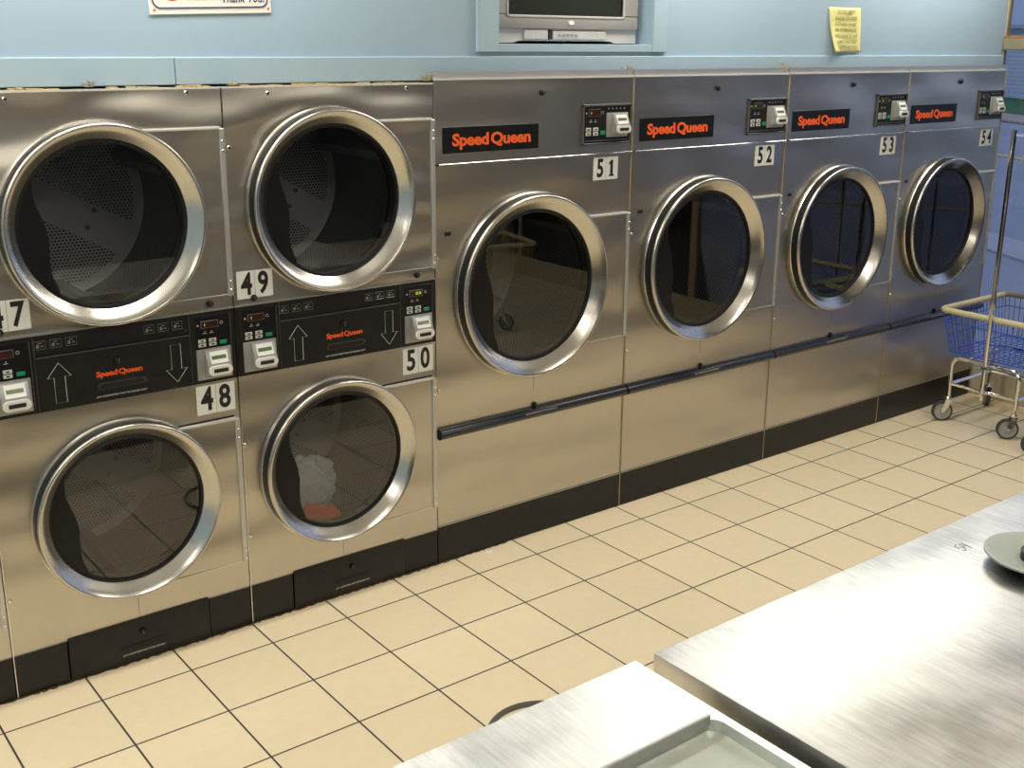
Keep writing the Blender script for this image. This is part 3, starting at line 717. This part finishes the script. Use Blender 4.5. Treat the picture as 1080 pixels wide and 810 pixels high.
t = thing('paper_note', 'curling yellow paper note with printed lines taped to the blue wall', 'note', (3.325, YW, 2.047))
bm = bmesh.new(); nx, nz = 12, 16; g = []
for j in range(nz+1):
    row = []
    for i in range(nx+1):
        u, v = i/nx, j/nz
        x0 = -.118+(-.028)*v+.03*max(0, .45-v)*0; xx = x0+u*((.125-.018*v)-x0); zz = v*.213-.006*(u-.5)*0
        curl = -.03*(max(0, 1-u*1.3)*max(0, 1-v*1.6))**1.5-.012*(max(0, u-.7)*max(0, 1-v*2))
        xx += .015*(1-u)**2*(1-v)**2
        row.append(bm.verts.new((xx, -.004+curl-.004*math.sin(v*PI), zz)))
    g.append(row)
for j in range(nz):
    for i in range(nx): bm.faces.new([g[j][i], g[j][i+1], g[j+1][i+1], g[j+1][i]])
me = bpy.data.meshes.new('sheet'); bm.to_mesh(me); bm.free(); me.materials.append(M['paper'])
o = bpy.data.objects.new('sheet', me); C.objects.link(o); o.parent = t; so = o.modifiers.new('thick', 'SOLIDIFY'); so.thickness = .0012
for p_ in me.polygons: p_.use_smooth = True
for k, ln in enumerate(('DO NOT EMPTY', 'WASHER OR DRYER', "IF IT'S NOT YOURS!", 'ASK ATTENDANT IF', 'YOU WANT TO USE', 'A MACHINE THAT', 'STOPPED AND FULL')):
    v = .90-.133*k
    put_text('note_text', ln, .024, M['papertext'], t, (.000-.016*v, -.0105-(.010 if v < .3 else .004 if v < .5 else 0), v*.213), sx=.80, offset=.0002)

# scraps of insulation and lint along the top of the dryers
def tuft(x, z, s, mat, label, seed, strands=26, up=1.0, y=.018):
    b = MB(); rnd = random.Random(seed)
    for k in range(strands):
        a = rnd.uniform(0, PI); l = s*rnd.uniform(.4, 1.1)
        p0 = Vector((rnd.uniform(-s*.35, s*.35), rnd.uniform(-.008, .008), 0))
        p1 = p0+Vector((math.cos(a)*l*.6, rnd.uniform(-.01, .01), max(.1, math.sin(a))*l*up))
        p2 = p1+Vector((rnd.uniform(-1, 1)*l*.4, rnd.uniform(-.006, .006), rnd.uniform(-.5, .6)*l*.5*up))
        p2.z = max(p2.z, .001)
        b.tube([p0, p1, p2], .0011, 4)
    o = b.build('insulation_tuft', mat, None, at=(x, y, z))
    return tag(o, label, 'debris', 'scraps of insulation on top of the dryers')
tuft(X1-.016, 1.945, .030, M['debris'], 'brown insulation tuft where the stacked dryers meet dryer 51', 1)
tuft(X2-.02, 1.962, .034, M['debris'], 'wispy insulation tuft between the tops of dryers 51 and 52', 2)
tuft(X3-.025, 1.963, .036, M['debris'], 'brown ball of insulation between the tops of dryers 52 and 53', 3, 40)
tuft(X4-.02, 1.962, .020, M['debris'], 'small brown scrap between the tops of dryers 53 and 54', 4, 14)
tuft(-.412, 1.944, .030, M['lint'], 'grey lint clump on top of the dryer numbered 47', 5, 40, .6)
tuft(.05, 1.942, .022, M['debris'], 'low brown scrap above number plate 49', 6, 22, .4)
for seed, xa, xb, lab in ((11, -.80, -.50, 'ragged insulation strip left of the lint clump above door 47'), (12, -.36, -.04, 'ragged insulation strip right of the lint clump above door 47'), (13, .08, .78, 'ragged insulation strip on top of dryer 49')):
    rnd = random.Random(seed); b = MB(); x_ = xa
    while x_ < xb:
        L_ = rnd.uniform(.015, .05); hh = rnd.uniform(.002, .009)
        b.box(x_, x_+L_, .004, .03, 0, hh, .001, 1); x_ += L_*rnd.uniform(.8, 1.5)
    tag(b.build('insulation_strip', M['debris'], None, at=(0, 0, 1.9365)), lab, 'debris', 'ragged insulation strips above the stacked dryers')
# grime line where the stacked dryers meet the floor
rnd = random.Random(5); b = MB(); x_ = -1.1
while x_ < 1.15:
    L_ = rnd.uniform(.02, .07)
    b.prism([(x_, -.003), (x_+L_*.3, -.003-rnd.uniform(.003, .010)), (x_+L_*.7, -.003-rnd.uniform(.002, .009)), (x_+L_, -.003)], 0, rnd.uniform(.002, .005), 'XY'); x_ += L_*.9
tag(b.build('floor_grime', M['grime'], None), 'brown grime along the foot of the stacked dryers', 'grime', kind='stuff')
for k, (x_, y_) in enumerate(((3.41, -.05), (3.36, -.16), (1.06, -.04))):
    b = MB(); r_ = random.Random(k); b.prism([(.012*(1+.5*r_.random())*math.cos(a), .008*(1+.6*r_.random())*math.sin(a)) for a in [i*PI/4 for i in range(8)]], 0, .004, 'XY')
    tag(b.build('paper_scrap', M['white'], None, at=(x_, y_, .0005)), ('tiny white scrap against the kick plate of dryer 53', 'tiny white scrap on the tile in front of dryer 53', 'tiny white scrap on the floor in front of dryer 51')[k], 'litter', 'white scraps on the floor')

# ------------------------------------------------------------------ steel tables
TZ = .85
t = thing('folding_table', 'long stainless steel folding table on the right with a handwritten mark', 'table', (0, 0, 0))
ax0, ax1, ay0, ay1 = -.010, 1.82, -2.83, -2.0685
MB().box(ax0, ax1, ay0, ay1, TZ-.045, TZ, .004, 2).build('tabletop', M['table'], t)
MB().box(ax0+.04, ax1-.04, ay0+.04, ay1-.04, 0.10, TZ-.045).build('cabinet', M['tabledark'], t, 0)
MB().box(ax0+.07, ax1-.07, ay0+.07, ay1-.07, 0, .10).build('plinth', M['tabledark'], t, 0)
mk = MB()
def scrib(pts): mk.tube([(x_, y_, TZ+.0003) for x_, y_ in pts], .0009, 4)
sx_, sy_ = 0.985, -2.172
def pen(pts): scrib([(sx_+a_*.62, sy_+b_*.8) for a_, b_ in pts])
pen([(.012, .022), (-.010, .018), (-.014, .002), (.004, .004), (.010, -.010), (-.004, -.020), (-.016, -.014)])
pen([(.026, .020), (.020, -.002), (.040, .000)])
pen([(.040, .018), (.034, -.022)])
mk.build('handwritten_mark', M['maroon'], t)

t = thing('utility_table', 'stainless steel table with a sunken grey tray, left of the long table', 'table', (0, 0, 0))
bx0, bx1 = -1.60, -.062
hx0, hx1, hy0, hy1 = -1.45, -.082, -2.80, -2.303
q = MB()
def rr(x0, x1, y0, y1, r, n_=6):
    o = []
    for cx_, cy_, a0 in ((x1-r, y1-r, 0), (x0+r, y1-r, 90), (x0+r, y0+r, 180), (x1-r, y0+r, 270)):
        for k in range(n_+1): a = math.radians(a0+90*k/n_); o.append((cx_+r*math.cos(a), cy_+r*math.sin(a)))
    return o
inn = rr(hx0, hx1, hy0, hy1, .03); out_ = []
for x_, y_ in inn:
    cx_, cy_ = (hx0+hx1)/2, (hy0+hy1)/2
    dx, dy = (x_-cx_)/((hx1-hx0)/2), (y_-cy_)/((hy1-hy0)/2); k = 1/max(abs(dx), abs(dy))
    out_.append(((bx0+bx1)/2+dx*k*(bx1-bx0)/2, (ay0+ay1)/2+dy*k*(ay1-ay0)/2))
V = [[q.bm.verts.new((a, b_, z)) for a, b_ in ring] for ring, z in ((out_, TZ-.045), (out_, TZ), (inn, TZ), (inn, TZ-.004))]
# snap outer corners
for ring in V[:2]:
    for cx_, cy_ in ((bx0, ay0), (bx0, ay1), (bx1, ay0), (bx1, ay1)):
        v = min(ring, key=lambda v: (v.co.x-cx_)**2+(v.co.y-cy_)**2); v.co.x, v.co.y = cx_, cy_
for A, B in zip(V, V[1:]):
    for k in range(len(A)): q.bm.faces.new([A[k], A[(k+1) % len(A)], B[(k+1) % len(A)], B[k]])
q.build('tabletop', M['table'], t, 20)
q = MB(); V = [[q.bm.verts.new((a, b_, z)) for a, b_ in ring] for ring, z in ((inn, TZ-.002), (rr(hx0+.003, hx1-.003, hy0+.003, hy1-.003, .03), TZ-.022), (rr(hx0+.012, hx1-.012, hy0+.012, hy1-.012, .024), TZ-.026))]
for A, B in zip(V, V[1:]):
    for k in range(len(A)): q.bm.faces.new([A[k], A[(k+1) % len(A)], B[(k+1) % len(A)], B[k]])
q.bm.faces.new(V[-1])
q.build('tray', M['tray'], t, 40)
MB().box(hx0+.03, hx1-.012, hy1-.006, hy1+.003, TZ-.020, TZ+.010, .002, 1).build('tray_lip', M['traylip'], t)
MB().box(bx0+.04, bx1-.04, ay0+.04, ay1-.04, .10, TZ-.046).build('cabinet', M['tabledark'], t, 0)
MB().box(bx0+.07, bx1-.07, ay0+.07, ay1-.07, 0, .10).build('plinth', M['tabledark'], t, 0)

t = thing('plastic_dish', 'pale grey plastic dish at the right edge of the long steel table', 'dish', (1.045, -2.347, TZ))
MB().lathe([(0, .012), (.055, .012), (.085, .018), (.125, .034), (.131, .033), (.131, .028), (.10, .018), (.08, .004), (.055, .002), (0, .002)], 0, 0, 48, 'Z').build('dish_body', M['dish'], t)
MB().lathe([(0, .014), (.05, .014), (.05, .034), (.03, .040), (0, .040)], .01, 0, 32, 'Z').build('dish_knob', M['blackp'], t)

t = thing('round_pan', 'shallow round grey rimmed pan on the floor tiles, mostly hidden by the steel table', 'pan', (.412, -1.203, 0))
MB().lathe([(.164, .001), (.1695, .004), (.171, .017), (.174, .021), (.177, .019), (.176, .014), (.173, 0), (.164, 0)], 0, 0, 72, 'Z', closed=True).build('pan_rim', M['bin'], t)
MB().lathe([(.168, .001), (.166, .0035), (0, .0035)], 0, 0, 72, 'Z').build('pan_bottom', M['binlid'], t)

# ------------------------------------------------------------------ laundry cart
def laundry_cart(loc, label, wire, rz=0):
    t = thing('laundry_cart', label, 'laundry cart', loc, 'wire laundry carts', rz)
    # local frame: x 0..0.68 away from the left face, y -0.56..0 ; z up
    Lx, Ly = .70, .555
    zr, zb = .648, .405
    def rrp(x0, x1, y0, y1, r, z, n_=5): return [(a, b_, z) for a, b_ in rr(x0, x1, y0, y1, r, n_)]
    MB().tube(rrp(0, Lx, -Ly, 0, .035, zr), .0165, 10, closed=True).build('bumper_rim', M['bumper'], t)
    b = MB()
    def lvl(f):  # footprint of the basket at height fraction f
        i = .045*(1-f); return (i, Lx-i, -Ly+i, -i)
    for f, r_ in ((0, .0035), (.38, .0026), (.72, .0026), (.98, .003)):
        x0, x1, y0, y1 = lvl(f); b.tube(rrp(x0, x1, y0, y1, .03, zb+(zr-zb)*f), r_, 6, closed=True)
    def up(p0, p1): b.tube([p0, p1], .0021, 5)
    nx_, ny_ = 19, 15
    a0, a1 = lvl(0), lvl(1)
    for k in range(nx_+1):
        f = (k+.5)/(nx_+1)
        for s0, s1 in ((2, 2), (3, 3)):
            up((a0[0]+(a0[1]-a0[0])*f, a0[s0], zb), (a1[0]+(a1[1]-a1[0])*f, a1[s1], zr))
    for k in range(ny_+1):
        f = (k+.5)/(ny_+1)
        for s0 in (0, 1): up((a0[s0], a0[2]+(a0[3]-a0[2])*f, zb), (a1[s0], a1[2]+(a1[3]-a1[2])*f, zr))
    for k in range(1, 13): x_ = a0[0]+(a0[1]-a0[0])*k/13; up((x_, a0[2], zb), (x_, a0[3], zb))
    for k in range(1, 11): y_ = a0[2]+(a0[3]-a0[2])*k/11; up((a0[0], y_, zb), (a0[1], y_, zb))
    b.build('wire_basket', wire, t)
    # chrome frame
    fx0, fx1, fy0, fy1 = .035, .47, -.485, -.085
    fr = MB()
    for x_ in (fx0, fx1):
        pts = [(x_, fy1, .13), (x_, fy1, .33)]
        for k in range(1, 7): a = PI/2*k/6; pts.append((x_, fy1-.05*(1-math.cos(a)), .33+.05*math.sin(a)))
        pts.append((x_, fy0+.05, .38))
        for k in range(1, 7): a = PI/2*k/6; pts.append((x_, fy0+.05-.05*math.sin(a), .33+.05*math.cos(a)))
        pts.append((x_, fy0, .13)); fr.tube(pts, .0115, 10)
    fr.tube([(fx0, fy1, .222), (fx1, fy1, .222)], .0095, 8); fr.tube([(fx0, fy0, .222), (fx1, fy0, .222)], .0095, 8)
    fr.tube([(fx0, fy1, .222), (fx0, fy0, .222)], .0095, 8); fr.tube([(fx1, fy1, .222), (fx1, fy0, .222)], .0095, 8)
    fr.tube([(fx0, fy1-.1, .385), (fx1, fy1-.1, .385)], .009, 8); fr.tube([(fx0, fy0+.1, .385), (fx1, fy0+.1, .385)], .009, 8)
    fr.build('frame', M['chrome'], t)
    # hanging rack
    py = -.315
    rk = MB(); pts = [(-.024, py, .19), (-.026, py, 1.63)]
    rk.tube([(-.024, py, .19), (-.026, py, 1.665)], .0125, 10)
    rk.tube([(Lx+.024, py, .36), (Lx+.024, py, 1.665)], .0125, 10)
    rk.tube([(-.026, py, 1.63), (Lx+.026, py, 1.63)], .010, 8)
    rk.box(-.040, .04, py-.012, py+.012, .215, .229); rk.box(-.040, .05, py-.014, py+.014, .37, .385)
    rk.box(fx1-.02, Lx+.03, py-.012, py+.012, .37, .385)
    rk.build('hanging_rack', M['chrome'], t)
    for (x_, y_, a) in ((fx0, fy1, 2.44), (fx0, fy0, 2.3), (fx1, fy1, .75), (fx1, fy0, 2.6)):
        c_ = bpy.data.objects.new('caster', None); C.objects.link(c_); c_.parent = t; c_.location = (x_, y_, 0); c_.rotation_euler = (0, 0, a)
        f_ = MB(); f_.lathe([(.018, .128), (.018, .140), (.012, .146), (0, .146)], 0, 0, 16, 'Z')
        f_.prism([(-.016, .128), (.018, .128), (.036, .07), (.036, .050), (.022, .050), (-.004, .09)], -.018, -.0155)
        f_.prism([(-.016, .128), (.018, .128), (.036, .07), (.036, .050), (.022, .050), (-.004, .09)], .0155, .018)
        f_.box(-.016, .018, -.018, .018, .126, .130); f_.lathe([(.006, -.021), (.006, .021)], .028, .058, 10)
        f_.build('caster_fork', M['chrome'], c_)
        MB().lathe([(.047, -.012), (.058, -.010), (.058, .010), (.047, .012)], .028, .058, 40, closed=True).build('tyre', M['tyre'], c_)
        MB().lathe([(0, -.010), (.012, -.0125), (.018, -.009), (.038, -.007), (.047, -.011), (.047, .011), (.038, .007), (.018, .009), (.012, .0125), (0, .010)], .028, .058, 32).build('hub', M['wheelg'], c_)
    return t
laundry_cart((4.180, -.128, 0), 'blue wire laundry cart with cream bumper parked beside dryer 54', M['wire'])
laundry_cart((4.06, -.735, 0), 'second laundry cart mostly beyond the right edge, one caster showing', M['wire'])
laundry_cart((2.95, -3.0, 0), 'yellow wire laundry cart seen only as a reflection in dryer door 51', M['wirey'], rz=.2)

# ------------------------------------------------------------------ outside
nv = Vector((.87, -.5, 0)).normalized(); tv_ = Vector((.5, .87, 0)).normalized()
def strip(name, s0, s1, z, mat, t0=-60, t1=90, kind='structure'):
    b = MB(); P = [nv*s0+tv_*t0, nv*s1+tv_*t0, nv*s1+tv_*t1, nv*s0+tv_*t1]
    b.prism([(p_.x, p_.y) for p_ in P], z-.05, z, 'XY')
    return tag(b.build(name, mat, None, 0), kind=kind)
gb = MB(); gb.box(4.98, 90, -50, 90, -.2, -.12)
tag(gb.build('street', M['asphalt'], None, 0), kind='structure')
strip('road_edge_line', 7.35, 8.0, -.09, M['concrete'])
strip('road_centre_line', 13.45, 13.68, -.095, M['yline'])
strip('sidewalk', 19.4, 21.3, -.05, M['beige'])
strip('grass_verge', 21.3, 34, -.04, M['grass'])
struct('sidewalk_near', MB().box(4.98, 6.4, -8, 3, -.13, -.03), M['concrete'], 0)
ang = math.atan2(tv_.y, tv_.x)
t = thing('house', 'white clapboard house across the street seen through the window', 'house', tuple(nv*27.5+tv_*40)[:2]+(-.04,), rz=ang-PI/2)
# local: x away from viewer, y along the street
MB().box(0, 8, -14, 14, 0, 2.95).build('wall', M['house'], t, 0)
MB().prism([(-.7, 2.75), (4, 4.6), (8.7, 2.75), (8.7, 2.9), (4, 4.75), (-.7, 2.9)], -14.5, 14.5, 'XZ').build('roof', M['roof'], t, 0)
for y_ in (-11.5, -6.5, 10.5):
    w_ = MB().box(-.05, .02, y_-.55, y_+.55, 1.0, 2.3).build('window', M['screen'], t, 0)
dp = MB(); dp.box(-.14, -.02, -1.15, -1.0, 0, 2.8); dp.build('drain_pipe', M['tabledark'], t)
rnd = random.Random(9)
for k, (s_, tt) in enumerate(((40, 30), (42, 43), (41, 58))):
    p_ = nv*s_+tv_*tt
    t = thing('tree', ('broad dull green tree behind the right end of the house', 'dull green tree behind the middle of the house', 'dull green tree behind the left end of the house')[k], 'tree', (p_.x, p_.y, -.04), 'trees behind the house')
    bm = bmesh.new(); bmesh.ops.create_icosphere(bm, subdivisions=4, radius=1)
    for v in bm.verts:
        f = 1+.45*noise.noise(v.co*2+Vector((k*5, 0, 0)))+.25*noise.noise(v.co*6); v.co = Vector((v.co.x*4*f, v.co.y*4.5*f, 6+v.co.z*3.6*f))
    me = bpy.data.meshes.new('crown'); bm.to_mesh(me); bm.free(); me.materials.append(M['leaf'])
    o = bpy.data.objects.new('crown', me); C.objects.link(o); o.parent = t
    MB().tube([(0, 0, 0), (.1, 0, 2), (0, .1, 4.5)], .3, 8).build('trunk', M['bark'], t)

# ------------------------------------------------------------------ daylight
wd = bpy.data.worlds.new('dusk'); S.world = wd; wd.use_nodes = True
N, L = wd.node_tree.nodes, wd.node_tree.links
bg = N['Background']; bg.inputs['Color'].default_value = (.56, .67, 1.0, 1); bg.inputs['Strength'].default_value = .30

# ------------------------------------------------------------------ camera
cd = bpy.data.cameras.new('camera'); cam = bpy.data.objects.new('camera', cd); C.objects.link(cam); S.camera = cam
F, CX, CY = 1190.9245, 541.6887, 376.8607
cd.sensor_width = 36; cd.lens = F*36/1080; cd.shift_x = (540-CX)/1080; cd.shift_y = (CY-405)/1080; cd.clip_start = .02; cd.clip_end = 300
r_ = Vector((.79087228, -.61192539, .00826794)); u_ = Vector((.15923594, .21880893, .96268716)); w_ = Vector((.59090181, .76004603, -.27049043))
m = Matrix((r_, u_, -w_)).transposed().to_4x4(); m.translation = Vector((-1.5522757, -3.5623001, 2.0924405)); cam.matrix_world = m

S.view_settings.view_transform = 'Standard'; S.view_settings.look = 'None'; S.view_settings.gamma = 1; S.view_settings.exposure = 1.32
S.cycles.use_denoising = True
wd.cycles.sampling_method = 'NONE'; M['lightbox'].cycles.emission_sampling = 'FRONT'
S.cycles.use_adaptive_sampling = False; S.cycles.sample_clamp_indirect = 6; S.cycles.sample_clamp_direct = 0; S.cycles.blur_glossy = .3
M['led'].cycles.emission_sampling = 'NONE'
S.cycles.max_bounces = 6; S.cycles.transparent_max_bounces = 12
S.cycles.caustics_reflective = False; S.cycles.caustics_refractive = False
